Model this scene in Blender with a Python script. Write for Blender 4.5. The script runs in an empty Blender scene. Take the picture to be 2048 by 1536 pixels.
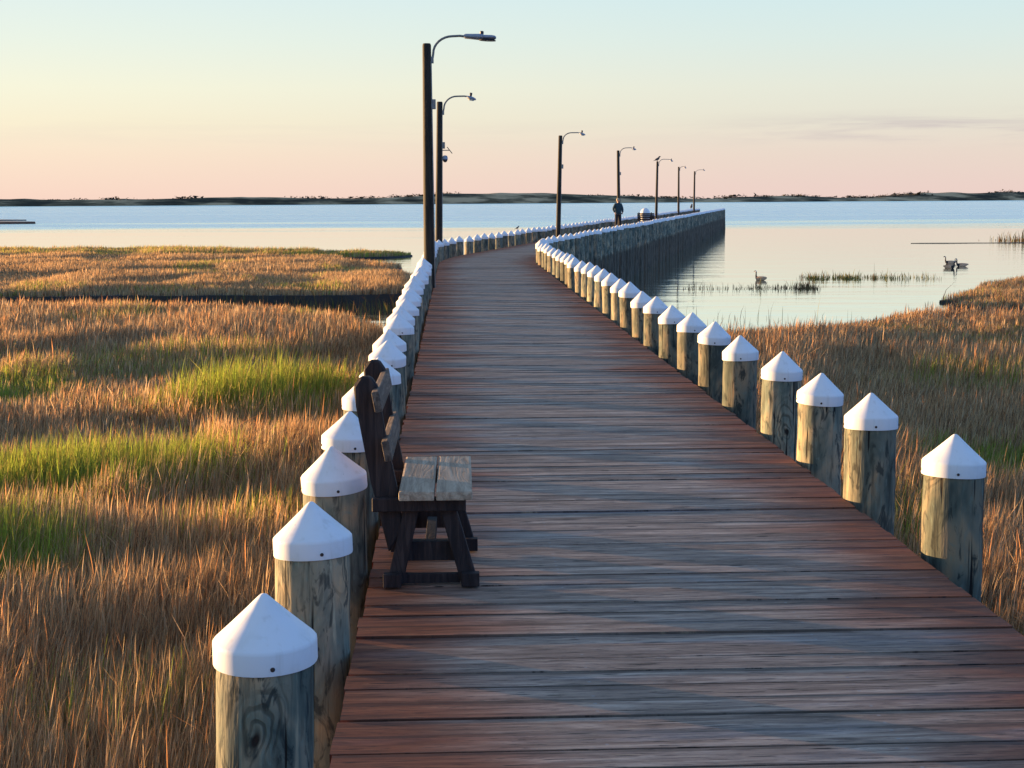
import bpy, bmesh, math, random
import numpy as np
from mathutils import Vector, Matrix, Quaternion

random.seed(7)
rng = np.random.default_rng(11)
scene = bpy.context.scene
COL = scene.collection
PI = math.pi

# ------------------------------------------------------------------ helpers
def lin(r, g, b, k=1.0):
    f = lambda c: (c / 255.0 / 12.92) if c / 255.0 <= 0.04045 else ((c / 255.0 + 0.055) / 1.055) ** 2.4
    return (f(r) * k, f(g) * k, f(b) * k, 1.0)

def link(o, parent=None):
    COL.objects.link(o)
    if parent is not None:
        o.parent = parent
    return o

def obj_from(name, me, mat=None, parent=None):
    o = bpy.data.objects.new(name, me)
    if mat is not None:
        for m in (mat if isinstance(mat, (list, tuple)) else [mat]):
            me.materials.append(m)
    return link(o, parent)

def obj(name, bm, mat=None, parent=None, smooth=None):
    me = bpy.data.meshes.new(name)
    bmesh.ops.recalc_face_normals(bm, faces=bm.faces[:])
    bm.to_mesh(me); bm.free()
    if smooth is not None:
        me.shade_smooth()
        if smooth < 180:
            me.set_sharp_from_angle(angle=math.radians(smooth))
    return obj_from(name, me, mat, parent)

def empty(name, loc=(0, 0, 0), rz=0.0):
    o = bpy.data.objects.new(name, None)
    o.empty_display_size = 0.2
    o.location = loc; o.rotation_euler = (0, 0, rz)
    return link(o)

def tag(o, label=None, cat=None, group=None, kind=None):
    if label: o['label'] = label
    if cat: o['category'] = cat
    if group: o['group'] = group
    if kind: o['kind'] = kind
    return o

def copy_tree(o, parent=None):
    c = o.copy(); COL.objects.link(c); c.parent = parent
    for ch in list(o.children):
        copy_tree(ch, c)
    return c

def box(bm, lo, hi, M=None, bev=0.0):
    vs = [bm.verts.new((x, y, z)) for x in (lo[0], hi[0]) for y in (lo[1], hi[1]) for z in (lo[2], hi[2])]
    fs = [(0, 1, 3, 2), (4, 6, 7, 5), (0, 4, 5, 1), (2, 3, 7, 6), (0, 2, 6, 4), (1, 5, 7, 3)]
    faces = [bm.faces.new([vs[i] for i in f]) for f in fs]
    if bev > 0:
        es = list({e for f in faces for e in f.edges})
        r = bmesh.ops.bevel(bm, geom=es, offset=bev, segments=2, affect='EDGES', profile=0.7)
        vs = list({v for f in r['faces'] for v in f.verts} | {v for v in vs if v.is_valid})
    if M is not None:
        bmesh.ops.transform(bm, matrix=M, verts=vs)
    return vs

def prism(bm, poly, y0, y1, bev=0.0):
    """extrude an XZ outline along Y"""
    a = [bm.verts.new((x, y0, z)) for x, z in poly]
    b = [bm.verts.new((x, y1, z)) for x, z in poly]
    n = len(poly)
    faces = [bm.faces.new(a[::-1]), bm.faces.new(b)]
    for i in range(n):
        faces.append(bm.faces.new((a[i], a[(i + 1) % n], b[(i + 1) % n], b[i])))
    if bev > 0:
        es = list({e for f in faces for e in f.edges})
        bmesh.ops.bevel(bm, geom=es, offset=bev, segments=1, affect='EDGES')

def loft(bm, rings, seg=12, caps=True):
    """rings: (centre, radius_a, radius_b, axis_a, axis_b[, material index])"""
    prev = None; first = None
    for R in rings:
        c, ra, rb, ax, bx = R[:5]
        mi = R[5] if len(R) > 5 else 0
        cur = [bm.verts.new(Vector(c) + Vector(ax) * ra * math.cos(2 * PI * k / seg) + Vector(bx) * rb * math.sin(2 * PI * k / seg)) for k in range(seg)]
        if prev:
            for k in range(seg):
                f = bm.faces.new((prev[k], prev[(k + 1) % seg], cur[(k + 1) % seg], cur[k]))
                f.material_index = mi
        else:
            first = (cur, mi)
        prev = cur
    if caps:
        f = bm.faces.new(first[0][::-1]); f.material_index = first[1]
        f = bm.faces.new(prev); f.material_index = mi

def tube(bm, pts, rad, seg=10, mi=0):
    pts = [Vector(p) for p in pts]
    n = len(pts); rads = rad if isinstance(rad, (list, tuple)) else [rad] * n
    t0 = (pts[1] - pts[0]).normalized()
    ref = Vector((0, 0, 1)) if abs(t0.z) < 0.9 else Vector((1, 0, 0))
    a = t0.cross(ref).normalized()
    rings = []
    for i, p in enumerate(pts):
        t = (pts[min(i + 1, n - 1)] - pts[max(i - 1, 0)]).normalized()
        a = (a - t * a.dot(t)).normalized()
        rings.append((p, rads[i], rads[i], a, t.cross(a), mi))
    loft(bm, rings, seg)

def lathe(bm, prof, seg=32, cap_top=False, cap_bot=False):
    rings = []
    for r, z in prof:
        if r <= 1e-6:
            rings.append([bm.verts.new((0, 0, z))])
        else:
            rings.append([bm.verts.new((r * math.cos(2 * PI * k / seg), r * math.sin(2 * PI * k / seg), z)) for k in range(seg)])
    for A, B in zip(rings, rings[1:]):
        for k in range(seg):
            k2 = (k + 1) % seg
            if len(A) == 1 and len(B) > 1: bm.faces.new((A[0], B[k2], B[k]))
            elif len(B) == 1 and len(A) > 1: bm.faces.new((A[k], A[k2], B[0]))
            elif len(A) > 1: bm.faces.new((A[k], A[k2], B[k2], B[k]))
    if cap_top and len(rings[-1]) > 1: bm.faces.new(rings[-1])
    if cap_bot and len(rings[0]) > 1: bm.faces.new(rings[0][::-1])

# ---- value noise for layout fields
_tab = rng.random((256, 256))
def vnoise(x, y):
    xi = np.floor(x).astype(int); yi = np.floor(y).astype(int)
    fx = x - xi; fy = y - yi
    fx = fx * fx * (3 - 2 * fx); fy = fy * fy * (3 - 2 * fy)
    g = lambda a, b: _tab[a % 256, b % 256]
    return (g(xi, yi) * (1 - fx) + g(xi + 1, yi) * fx) * (1 - fy) + (g(xi, yi + 1) * (1 - fx) + g(xi + 1, yi + 1) * fx) * fy
def fbm(x, y, o=3):
    s = 0; a = 0.5; t = 0
    for _ in range(o):
        s = s + a * vnoise(x, y); t += a; a *= 0.5; x = x * 2.03 + 17.3; y = y * 2.03 + 5.1
    return s / t
def sstep(a, b, x):
    t = np.clip((x - a) / (b - a), 0, 1)
    return t * t * (3 - 2 * t)

# ------------------------------------------------------------------ materials
class NT:
    def __init__(s, tree): s.t = tree; s.l = tree.links
    def n(s, typ, ins=None, **pr):
        nd = s.t.nodes.new(typ)
        for k, v in pr.items(): setattr(nd, k, v)
        for k, v in (ins or {}).items():
            sock = nd.inputs[k]
            if isinstance(v, bpy.types.NodeSocket): s.l.new(v, sock)
            elif isinstance(v, bpy.types.Node): s.l.new(v.outputs[0], sock)
            else: sock.default_value = v
        return nd
    def m(s, op, a, b=None, c=None, clamp=False):
        ins = {0: a}
        if b is not None: ins[1] = b
        if c is not None: ins[2] = c
        return s.n('ShaderNodeMath', ins, operation=op, use_clamp=clamp).outputs[0]
    def mix(s, f, a, b, blend='MIX'):
        nd = s.t.nodes.new('ShaderNodeMix'); nd.data_type = 'RGBA'; nd.blend_type = blend
        for i, v in ((0, f), (6, a), (7, b)):
            if isinstance(v, bpy.types.NodeSocket): s.l.new(v, nd.inputs[i])
            else: nd.inputs[i].default_value = v if i == 0 else (tuple(v) if len(v) == 4 else tuple(v) + (1.0,))
        return nd.outputs[2]
    def ramp(s, f, stops, interp='LINEAR'):
        nd = s.t.nodes.new('ShaderNodeValToRGB'); cr = nd.color_ramp; cr.interpolation = interp
        while len(cr.elements) < len(stops): cr.elements.new(0.5)
        for e, (p, c) in zip(cr.elements, stops):
            e.position = p
            e.color = c if isinstance(c, (tuple, list)) and len(c) == 4 else ((c, c, c, 1) if not isinstance(c, (tuple, list)) else tuple(c) + (1,))
        s.l.new(f, nd.inputs[0])
        return nd.outputs[0]
    def mr(s, f, a, b, c=0.0, d=1.0, smooth=True):
        nd = s.n('ShaderNodeMapRange', {0: f, 1: a, 2: b, 3: c, 4: d}, interpolation_type='SMOOTHSTEP' if smooth else 'LINEAR')
        return nd.outputs[0]
    def noise(s, vec, scale, detail=4, rough=0.55, dist=0.0):
        return s.n('ShaderNodeTexNoise', {'Vector': vec, 'Scale': scale, 'Detail': detail, 'Roughness': rough, 'Distortion': dist}).outputs[0]
    def scale(s, vec, sc, off=None):
        v = s.n('ShaderNodeVectorMath', {0: vec, 1: sc}, operation='MULTIPLY').outputs[0]
        if off is not None:
            v = s.n('ShaderNodeVectorMath', {0: v, 1: off}, operation='ADD').outputs[0]
        return v

def new_mat(name):
    m = bpy.data.materials.new(name); m.use_nodes = True
    t = m.node_tree; t.nodes.clear()
    N = NT(t)
    out = t.nodes.new('ShaderNodeOutputMaterial')
    return m, N, out

def principled(N, out, **ins):
    p = N.n('ShaderNodeBsdfPrincipled', {k.replace('_', ' '): v for k, v in ins.items()})
    N.l.new(p.outputs[0], out.inputs[0])
    return p

def simple(name, col, rough=0.6, metal=0.0, var=0.25, scale=8.0, bump=0.0):
    m, N, out = new_mat(name)
    tc = N.n('ShaderNodeTexCoord').outputs['Object']
    nz = N.noise(tc, scale, 5)
    c = tuple(col)
    d = tuple(max(0, x * (1 - var)) for x in c[:3]); b = tuple(x * (1 + var) for x in c[:3])
    base = N.ramp(nz, [(0.3, d), (0.7, b)])
    p = principled(N, out, Base_Color=base, Roughness=rough, Metallic=metal)
    if bump:
        N.l.new(N.n('ShaderNodeBump', {'Strength': bump, 'Distance': 0.01, 'Height': nz}).outputs[0], p.inputs['Normal'])
    return m

def rand_offset(N):
    r = N.n('ShaderNodeObjectInfo').outputs['Random']
    return N.n('ShaderNodeCombineXYZ', {0: N.m('MULTIPLY', r, 71.0), 1: N.m('MULTIPLY', r, 37.0), 2: N.m('MULTIPLY', r, 53.0)}).outputs[0], r

# --- weathered deck planks
def mat_deck():
    m, N, out = new_mat('weathered_deck_boards')
    uv = N.n('ShaderNodeUVMap', uv_map='UVMap').outputs[0]
    isl = N.n('ShaderNodeNewGeometry').outputs['Random Per Island']
    sx = N.n('ShaderNodeSeparateXYZ', {0: uv})
    u, v = sx.outputs[0], sx.outputs[1]
    off = N.n('ShaderNodeCombineXYZ', {0: N.m('MULTIPLY', isl, 91.0), 1: N.m('MULTIPLY', isl, 13.0), 2: N.m('MULTIPLY', isl, 57.0)}).outputs[0]
    fine = N.noise(N.scale(uv, (9.0, 150.0, 1), off), 1.0, 5, 0.72, 0.3)
    mid = N.noise(N.scale(uv, (2.4, 26.0, 1), off), 1.0, 5, 0.6, 0.5)
    patch = N.noise(N.scale(uv, (0.9, 2.2, 1)), 1.0, 3, 0.5, 0.3)
    patch2 = N.noise(N.scale(uv, (0.75, 5.0, 1), (31.0, 7.0, 0)), 1.0, 3, 0.5, 0.4)
    # foot-worn middle: grey, silvered; the edges keep their red-brown
    au = N.m('ABSOLUTE', u)
    w = N.m('ADD', au, N.m('MULTIPLY', N.m('SUBTRACT', patch, 0.5), 1.0))
    w = N.m('ADD', w, N.m('MULTIPLY', N.m('SUBTRACT', isl, 0.5), 0.35))
    edge = N.mr(w, 0.52, 1.22)
    grey = N.ramp(mid, [(0.25, lin(106, 86, 72)), (0.5, lin(154, 131, 113)), (0.72, lin(204, 181, 160))])
    red = N.ramp(mid, [(0.25, lin(88, 48, 30)), (0.55, lin(136, 76, 48)), (0.8, lin(174, 112, 74))])
    c = N.mix(edge, grey, red)
    # blue-grey bands and dark brown bands that follow the boards
    blue = N.m('MULTIPLY', N.mr(patch2, 0.54, 0.68), N.m('SUBTRACT', 1.0, N.m('MULTIPLY', edge, 0.8)))
    c = N.mix(N.m('MULTIPLY', blue, 0.5), c, N.ramp(mid, [(0.3, lin(58, 56, 68)), (0.75, lin(112, 110, 124))]))
    dk = N.mr(N.noise(N.scale(uv, (0.5, 5.5, 1), (3.0, 71.0, 0)), 1.0, 3), 0.55, 0.72)
    c = N.mix(N.m('MULTIPLY', dk, 0.45), c, lin(64, 46, 34))
    c = N.mix(N.mr(fine, 0.54, 0.70, 0, 0.6), c, N.mix(edge, lin(210, 184, 148), lin(160, 108, 72)))
    c = N.mix(N.mr(fine, 0.46, 0.34, 0, 0.9), c, lin(46, 34, 28))
    # grime along the worn arrises and short dark checks
    vfr = N.m('FRACT', N.m('DIVIDE', v, 0.145))
    arris = N.m('MAXIMUM', N.mr(vfr, 0.07, 0.02), N.mr(vfr, 0.80, 0.88))
    c = N.mix(N.m('MULTIPLY', N.m('MULTIPLY', arris, N.mr(isl, 0.3, 0.7)), 0.5), c, lin(44, 34, 28))
    chk = N.noise(N.scale(uv, (5.0, 75.0, 1), off), 1.0, 2, 0.4)
    c = N.mix(N.mr(chk, 0.335, 0.295, 0, 0.9), c, lin(30, 24, 20))
    spot = N.n('ShaderNodeTexVoronoi', {'Vector': N.scale(uv, (2.2, 6.0, 1)), 'Scale': 1.0}, feature='F1').outputs['Distance']
    c = N.mix(N.m('MULTIPLY', N.mr(spot, 0.09, 0.05), 0.8), c, lin(52, 38, 30))
    tone = N.m('ADD', 0.76, N.m('MULTIPLY', isl, 0.38))
    c = N.mix(1.0, c, N.n('ShaderNodeCombineColor', {0: tone, 1: tone, 2: tone}).outputs[0], 'MULTIPLY')
    # rows of nail heads over the stringers
    vb = N.m('FRACT', N.m('DIVIDE', v, 0.145))
    du = N.m('ABSOLUTE', N.m('SUBTRACT', N.m('PINGPONG', N.m('ADD', u, 0.43), 0.45), 0.0))
    dv = N.m('MULTIPLY', N.m('ABSOLUTE', N.m('SUBTRACT', N.m('PINGPONG', vb, 0.5), 0.25)), 0.145)
    dd = N.m('SQRT', N.m('ADD', N.m('MULTIPLY', du, du), N.m('MULTIPLY', dv, dv)))
    nail = N.m('MULTIPLY', N.mr(dd, 0.0075, 0.005), N.m('GREATER_THAN', N.noise(N.scale(uv, (2.1, 6.9, 1)), 3.0, 1), 0.5))
    c = N.mix(N.m('MULTIPLY', nail, 0.7), c, lin(150, 146, 142))
    hgt = N.m('ADD', N.m('MULTIPLY', fine, 0.6), N.m('MULTIPLY', mid, 0.6))
    bmp = N.n('ShaderNodeBump', {'Strength': 0.22, 'Distance': 0.006, 'Height': hgt}).outputs[0]
    principled(N, out, Base_Color=c, Roughness=N.mr(blue, 0, 1, 0.75, 0.5), Normal=bmp, Specular_IOR_Level=0.35)
    return m

def mat_pile():
    m, N, out = new_mat('treated_pile_timber')
    tc = N.n('ShaderNodeTexCoord').outputs['Object']
    off, r = rand_offset(N)
    z = N.n('ShaderNodeSeparateXYZ', {0: tc}).outputs[2]
    p = N.n('ShaderNodeVectorMath', {0: tc, 1: off}, operation='ADD').outputs[0]
    streak = N.noise(N.scale(p, (26, 26, 2.6)), 1.0, 5, 0.6, 0.25)
    blotch = N.noise(N.scale(p, (7, 7, 3.2)), 1.0, 3, 0.5, 0.8)
    # growth rings looping round the knots
    warp = N.n('ShaderNodeVectorMath', {0: N.scale(p, (4.6, 4.6, 1.7)), 1: N.n('ShaderNodeVectorMath', {0: N.n('ShaderNodeTexNoise', {'Vector': p, 'Scale': 6.0, 'Detail': 2.0}).outputs[1], 1: (0.45, 0.45, 0.45)}, operation='MULTIPLY').outputs[0]}, operation='ADD').outputs[0]
    vor = N.n('ShaderNodeTexVoronoi', {'Vector': warp, 'Scale': 1.0}, feature='F1').outputs['Distance']
    rings = N.m('SINE', N.m('MULTIPLY', vor, 62.0))
    ring = N.m('MULTIPLY', N.mr(rings, 0.0, 0.9), N.m('MULTIPLY', N.mr(vor, 0.62, 0.2), N.mr(N.noise(N.scale(p, (4, 4, 2.5), (9, 9, 9)), 1.0, 2), 0.45, 0.6)))
    mott = N.noise(N.scale(p, (17, 17, 6)), 1.0, 4, 0.6, 1.2)
    c = N.ramp(blotch, [(0.30, lin(66, 80, 74)), (0.44, lin(104, 110, 96)), (0.58, lin(146, 136, 112)), (0.8, lin(200, 160, 116))])
    c = N.mix(N.mr(mott, 0.48, 0.36, 0, 0.85), c, lin(34, 48, 48))
    c = N.mix(N.mr(mott, 0.56, 0.70, 0, 0.6), c, lin(124, 142, 128))
    c = N.mix(N.m('MULTIPLY', r, 0.45), c, N.mix(0.5, c, lin(120, 98, 74)))
    c = N.mix(N.mr(streak, 0.48, 0.30, 0, 0.75), c, lin(62, 62, 52))
    c = N.mix(N.mr(streak, 0.58, 0.75, 0, 0.55), c, lin(206, 188, 150))
    c = N.mix(N.m('MULTIPLY', ring, 0.65), c, lin(58, 58, 48))
    crack = N.mr(N.noise(N.scale(p, (38, 38, 1.1)), 1.0, 2), 0.365, 0.32)
    c = N.mix(crack, c, lin(30, 26, 22))
    c = N.mix(N.mr(vor, 0.10, 0.05), c, lin(40, 32, 26))
    tn = N.m('ADD', 0.72, N.m('MULTIPLY', N.m('FRACT', N.m('MULTIPLY', r, 7.31)), 0.56))
    c = N.mix(1.0, c, N.n('ShaderNodeCombineColor', {0: tn, 1: tn, 2: tn}).outputs[0], 'MULTIPLY')
    # tide stain below the deck
    tide = N.mr(N.m('ADD', z, N.m('MULTIPLY', N.m('SUBTRACT', blotch, 0.5), 0.35)), -0.42, -0.62)
    c = N.mix(tide, c, N.ramp(streak, [(0.3, lin(54, 48, 40)), (0.7, lin(116, 104, 86))]))
    h = N.m('ADD', N.m('ADD', streak, N.m('MULTIPLY', ring, -0.25)), N.m('MULTIPLY', crack, -0.8))
    bmp = N.n('ShaderNodeBump', {'Strength': 0.9, 'Distance': 0.008, 'Height': h}).outputs[0]
    principled(N, out, Base_Color=c, Roughness=0.8, Normal=bmp, Specular_IOR_Level=0.25)
    return m

def mat_cap():
    m, N, out = new_mat('white_cap_plastic')
    tc = N.n('ShaderNodeTexCoord').outputs['Object']
    off, r = rand_offset(N)
    p = N.n('ShaderNodeVectorMath', {0: tc, 1: off}, operation='ADD').outputs[0]
    d = N.noise(p, 9, 5, 0.6)
    c = N.mix(N.mr(d, 0.48, 0.75, 0, 0.4), (0.80, 0.80, 0.79, 1), (0.66, 0.64, 0.58, 1))
    run = N.noise(N.scale(p, (30, 30, 3)), 1.0, 3)
    c = N.mix(N.mr(run, 0.55, 0.75, 0, 0.3), c, (0.5, 0.47, 0.4, 1))
    spk = N.n('ShaderNodeTexVoronoi', {'Vector': p, 'Scale': 14.0}, feature='F1').outputs['Distance']
    c = N.mix(N.mr(spk, 0.035, 0.02, 0, 0.7), c, (0.2, 0.18, 0.15, 1))
    principled(N, out, Base_Color=c, Roughness=0.55, Specular_IOR_Level=0.3)
    return m

def mat_wood(name, dark, mids, light, axis=1, sc=1.0, bump=0.4, rings=0.35):
    m, N, out = new_mat(name)
    tc = N.n('ShaderNodeTexCoord').outputs['Object']
    s = [34.0 * sc] * 3; s[axis] = 2.2 * sc
    off, r = rand_offset(N)
    p = N.n('ShaderNodeVectorMath', {0: tc, 1: off}, operation='ADD').outputs[0]
    fine = N.noise(N.scale(p, tuple(s)), 1.0, 5, 0.65, 0.6)
    s2 = [9.0 * sc] * 3; s2[axis] = 1.3 * sc
    field = N.noise(N.scale(p, tuple(s2)), 1.0, 2, 0.4, 0.4)
    ring = N.mr(N.m('SINE', N.m('MULTIPLY', field, 85.0)), 0.3, 0.95)
    c = N.ramp(fine, [(0.28, dark), (0.5, mids), (0.74, light)])
    c = N.mix(N.m('MULTIPLY', ring, rings), c, dark)
    bmp = N.n('ShaderNodeBump', {'Strength': bump, 'Distance': 0.004, 'Height': N.m('SUBTRACT', fine, N.m('MULTIPLY', ring, 0.4))}).outputs[0]
    principled(N, out, Base_Color=c, Roughness=0.75, Normal=bmp, Specular_IOR_Level=0.3)
    return m

def mat_grass():
    m, N, out = new_mat('marsh_grass_blades')
    col = N.n('ShaderNodeAttribute', attribute_name='tint').outputs['Color']
    d = N.n('ShaderNodeBsdfDiffuse', {'Color': col})
    t = N.n('ShaderNodeBsdfTranslucent', {'Color': col})
    mx = N.n('ShaderNodeMixShader', {0: 0.54, 1: d.outputs[0], 2: t.outputs[0]})
    N.l.new(mx.outputs[0], out.inputs[0])
    return m

def mat_water():
    m, N, out = new_mat('sound_water')
    tc = N.n('ShaderNodeTexCoord').outputs['Object']
    sp = N.n('ShaderNodeSeparateXYZ', {0: tc})
    y = sp.outputs[1]
    big = N.noise(N.scale(tc, (0.0035, 0.022, 1)), 1.0, 4, 0.6)
    yy = N.m('ADD', y, N.m('MULTIPLY', N.m('SUBTRACT', big, 0.5), 190.0))
    big2 = N.noise(N.scale(tc, (0.012, 0.085, 1), (2, 5, 0)), 1.0, 4, 0.65)
    yy = N.m('ADD', yy, N.m('MULTIPLY', N.m('SUBTRACT', big2, 0.5), 110.0))
    ruff = N.mr(yy, 135, 250)
    streaks = N.noise(N.scale(tc, (0.004, 0.05, 1), (4, 9, 0)), 1.0, 4, 0.6)
    ruff = N.m('MULTIPLY', ruff, N.mr(streaks, 0.25, 0.6, 0.55, 1.0))
    n1 = N.noise(N.scale(tc, (0.9, 3.2, 1)), 1.0, 3, 0.55)
    n2 = N.noise(N.scale(tc, (0.16, 0.55, 1), (5, 5, 0)), 1.0, 3, 0.5)
    h = N.m('ADD', N.m('MULTIPLY', n1, N.mr(ruff, 0, 1, 0.006, 0.16)), N.m('MULTIPLY', n2, N.mr(ruff, 0, 1, 0.022, 0.2)))
    bmp = N.n('ShaderNodeBump', {'Strength': 1.0, 'Distance': 1.0, 'Height': h}).outputs[0]
    rough = N.mr(ruff, 0, 1, 0.018, 0.34)
    p = principled(N, out, Base_Color=(0.05, 0.06, 0.06, 1), Roughness=rough, Normal=bmp, IOR=1.5)
    g = N.n('ShaderNodeBsdfGlossy', {'Color': (0.965, 1.0, 0.955, 1), 'Roughness': rough, 'Normal': bmp})
    mx = N.n('ShaderNodeMixShader', {0: 0.95, 1: p.outputs[0], 2: g.outputs[0]})
    N.l.new(mx.outputs[0], out.inputs[0])
    return m

def mat_mud():
    m, N, out = new_mat('marsh_mud')
    tc = N.n('ShaderNodeTexCoord').outputs['Object']
    n = N.noise(tc, 1.3, 5, 0.6)
    c = N.ramp(n, [(0.3, (0.010, 0.008, 0.006)), (0.7, (0.03, 0.023, 0.016))])
    bmp = N.n('ShaderNodeBump', {'Strength': 0.6, 'Distance': 0.05, 'Height': N.noise(tc, 6, 4)}).outputs[0]
    principled(N, out, Base_Color=c, Roughness=0.7, Normal=bmp)
    return m

def mat_dune():
    m, N, out = new_mat('dune_land')
    tc = N.n('ShaderNodeTexCoord').outputs['Object']
    n = N.noise(N.scale(tc, (0.018, 0.018, 0.12)), 1.0, 5, 0.6)
    c = N.ramp(n, [(0.42, lin(56, 50, 36)), (0.50, lin(112, 97, 70)), (0.60, lin(200, 170, 128))])
    principled(N, out, Base_Color=c, Roughness=0.95, Specular_IOR_Level=0.1)
    return m

M_DECK, M_PILE, M_CAP = mat_deck(), mat_pile(), mat_cap()
M_GRASS, M_WATER, M_MUD, M_DUNE = mat_grass(), mat_water(), mat_mud(), mat_dune()
M_BEAM = mat_wood('dark_beam_timber', lin(26, 21, 18), lin(44, 35, 29), lin(64, 50, 41), 1, 0.6)
M_BENCH = mat_wood('dark_bench_timber', lin(28, 22, 22), lin(48, 38, 36), lin(76, 62, 56), 2, 1.0)
M_SEAT = mat_wood('silvered_seat_timber', lin(124, 104, 84), lin(176, 154, 128), lin(206, 186, 158), 1, 1.0, 0.25, 0.22)
M_SLAT = mat_wood('worn_slat_timber', lin(58, 48, 42), lin(98, 84, 72), lin(146, 128, 110), 1, 1.0, 0.2)
M_POLE = mat_wood('lamp_pole_timber', lin(24, 22, 18), lin(46, 41, 33), lin(72, 62, 50), 2, 0.5)
M_STEEL = simple('galvanised_steel', lin(128, 126, 122), 0.5, 0.5, 0.2, 14)
M_HEAD = simple('lamp_head_aluminium', lin(140, 146, 158), 0.5, 0.3, 0.15, 10)
M_DARK = simple('dark_fitting', lin(48, 46, 50), 0.5, 0.0, 0.2, 10)
M_LENS = simple('lamp_lens', lin(196, 196, 188), 0.25, 0.0, 0.05, 5)
M_SCREW = simple('rusty_screw', lin(78, 62, 54), 0.6, 0.6, 0.3, 40)
M_SHRUB = simple('shore_shrub_leaves', lin(46, 40, 28), 0.9, 0, 0.4, 0.3)
M_BIN = simple('white_bin_plastic', (0.76, 0.76, 0.75), 0.5, 0, 0.08, 6)

# ------------------------------------------------------------------ camera, sun, sky
CAM_H = 1.65
cam = bpy.data.objects.new('camera', bpy.data.cameras.new('camera')); link(cam)
cam.data.sensor_width = 36.0; cam.data.lens = 36.0 * 2880 / 2048
cam.data.clip_start = 0.05; cam.data.clip_end = 30000
pitch = math.atan(369 / 2880)
cam.matrix_world = Matrix.Translation((0, 0, CAM_H)) @ (Matrix.Rotation(PI / 2 - pitch, 4, 'X') @ Matrix.Rotation(math.radians(-0.28), 4, 'Z'))
scene.camera = cam

SUN_EL, SUN_AZ = math.radians(1.25), math.radians(64.0)      # azimuth: to the left of +Y
sun_dir = Vector((-math.sin(SUN_AZ) * math.cos(SUN_EL), math.cos(SUN_AZ) * math.cos(SUN_EL), math.sin(SUN_EL)))
sl = bpy.data.lights.new('sun', 'SUN'); sl.energy = 5.0; sl.angle = math.radians(0.5); sl.color = (1.0, 0.61, 0.28)
so = bpy.data.objects.new('sun', sl); link(so)
so.rotation_mode = 'QUATERNION'; so.rotation_quaternion = sun_dir.to_track_quat('Z', 'Y')

world = bpy.data.worlds.new('World'); scene.world = world; world.use_nodes = True
wt = world.node_tree; wt.nodes.clear(); W = NT(wt)
wout = wt.nodes.new('ShaderNodeOutputWorld')
d = W.n('ShaderNodeTexCoord').outputs['Generated']
sep = W.n('ShaderNodeSeparateXYZ', {0: d}); dx, dy, dz = sep.outputs
el = W.m('MAXIMUM', dz, 0.0)
hl = W.m('SQRT', W.m('ADD', W.m('ADD', W.m('MULTIPLY', dx, dx), W.m('MULTIPLY', dy, dy)), 1e-6))
az = W.m('DIVIDE', W.m('ADD', W.m('MULTIPLY', dx, -math.sin(SUN_AZ)), W.m('MULTIPLY', dy, math.cos(SUN_AZ))), hl)
top = [(0.22, lin(162, 212, 234)), (0.34, lin(108, 176, 228)), (0.55, lin(122, 160, 210)), (1.0, lin(150, 160, 188))]
warm = W.ramp(el, [(0.0, lin(250, 216, 198)), (0.03, lin(252, 229, 204)), (0.052, lin(251, 240, 210)), (0.075, lin(248, 246, 220)), (0.105, lin(236, 244, 230)), (0.14, lin(224, 240, 238))] + top)
cool = W.ramp(el, [(0.0, lin(236, 208, 200)), (0.03, lin(233, 216, 203)), (0.052, lin(230, 226, 210)), (0.075, lin(229, 232, 218)), (0.105, lin(219, 234, 229)), (0.14, lin(208, 233, 237))] + top)
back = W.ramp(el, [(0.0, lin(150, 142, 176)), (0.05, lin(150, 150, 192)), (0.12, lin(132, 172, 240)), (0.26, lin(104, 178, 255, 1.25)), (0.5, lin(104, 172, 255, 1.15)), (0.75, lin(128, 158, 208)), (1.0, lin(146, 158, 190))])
skyc = W.mix(W.mr(az, 0.15, 0.85), cool, warm)
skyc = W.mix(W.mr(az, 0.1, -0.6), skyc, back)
# thin mauve cloud streaks low over the far shore
cv = W.n('ShaderNodeCombineXYZ', {0: W.m('MULTIPLY', W.m('DIVIDE', dx, hl), 9.0), 1: W.m('MULTIPLY', dz, 130.0), 2: 3.7}).outputs[0]
cn = W.noise(cv, 1.0, 5, 0.6, 0.4)
band = W.m('MULTIPLY', W.mr(dz, 0.030, 0.044), W.mr(dz, 0.060, 0.047))
band = W.m('MULTIPLY', band, W.mr(W.m('DIVIDE', dx, hl), 0.10, 0.26, 0.12, 1.0))
skyc = W.mix(W.m('MULTIPLY', W.mr(cn, 0.36, 0.62), W.m('MULTIPLY', band, 0.55)), skyc, lin(196, 184, 188))
nish = W.n('ShaderNodeTexSky', sky_type='NISHITA', sun_disc=False, sun_elevation=SUN_EL, sun_rotation=-SUN_AZ, air_density=1.0, dust_density=0.6, ozone_density=2.0)
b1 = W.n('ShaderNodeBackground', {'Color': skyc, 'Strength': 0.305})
b2 = W.n('ShaderNodeBackground', {'Color': nish.outputs[0], 'Strength': 0.05})
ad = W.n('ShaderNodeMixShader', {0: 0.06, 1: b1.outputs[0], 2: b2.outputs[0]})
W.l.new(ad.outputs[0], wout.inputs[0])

scene.view_settings.view_transform = 'Standard'; scene.view_settings.look = 'None'
scene.view_settings.exposure = 1.8; scene.view_settings.gamma = 1.0
scene.render.engine = 'CYCLES'
scene.cycles.use_denoising = True
scene.cycles.max_bounces = 6; scene.cycles.diffuse_bounces = 3; scene.cycles.glossy_bounces = 3; scene.cycles.transmission_bounces = 4

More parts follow.
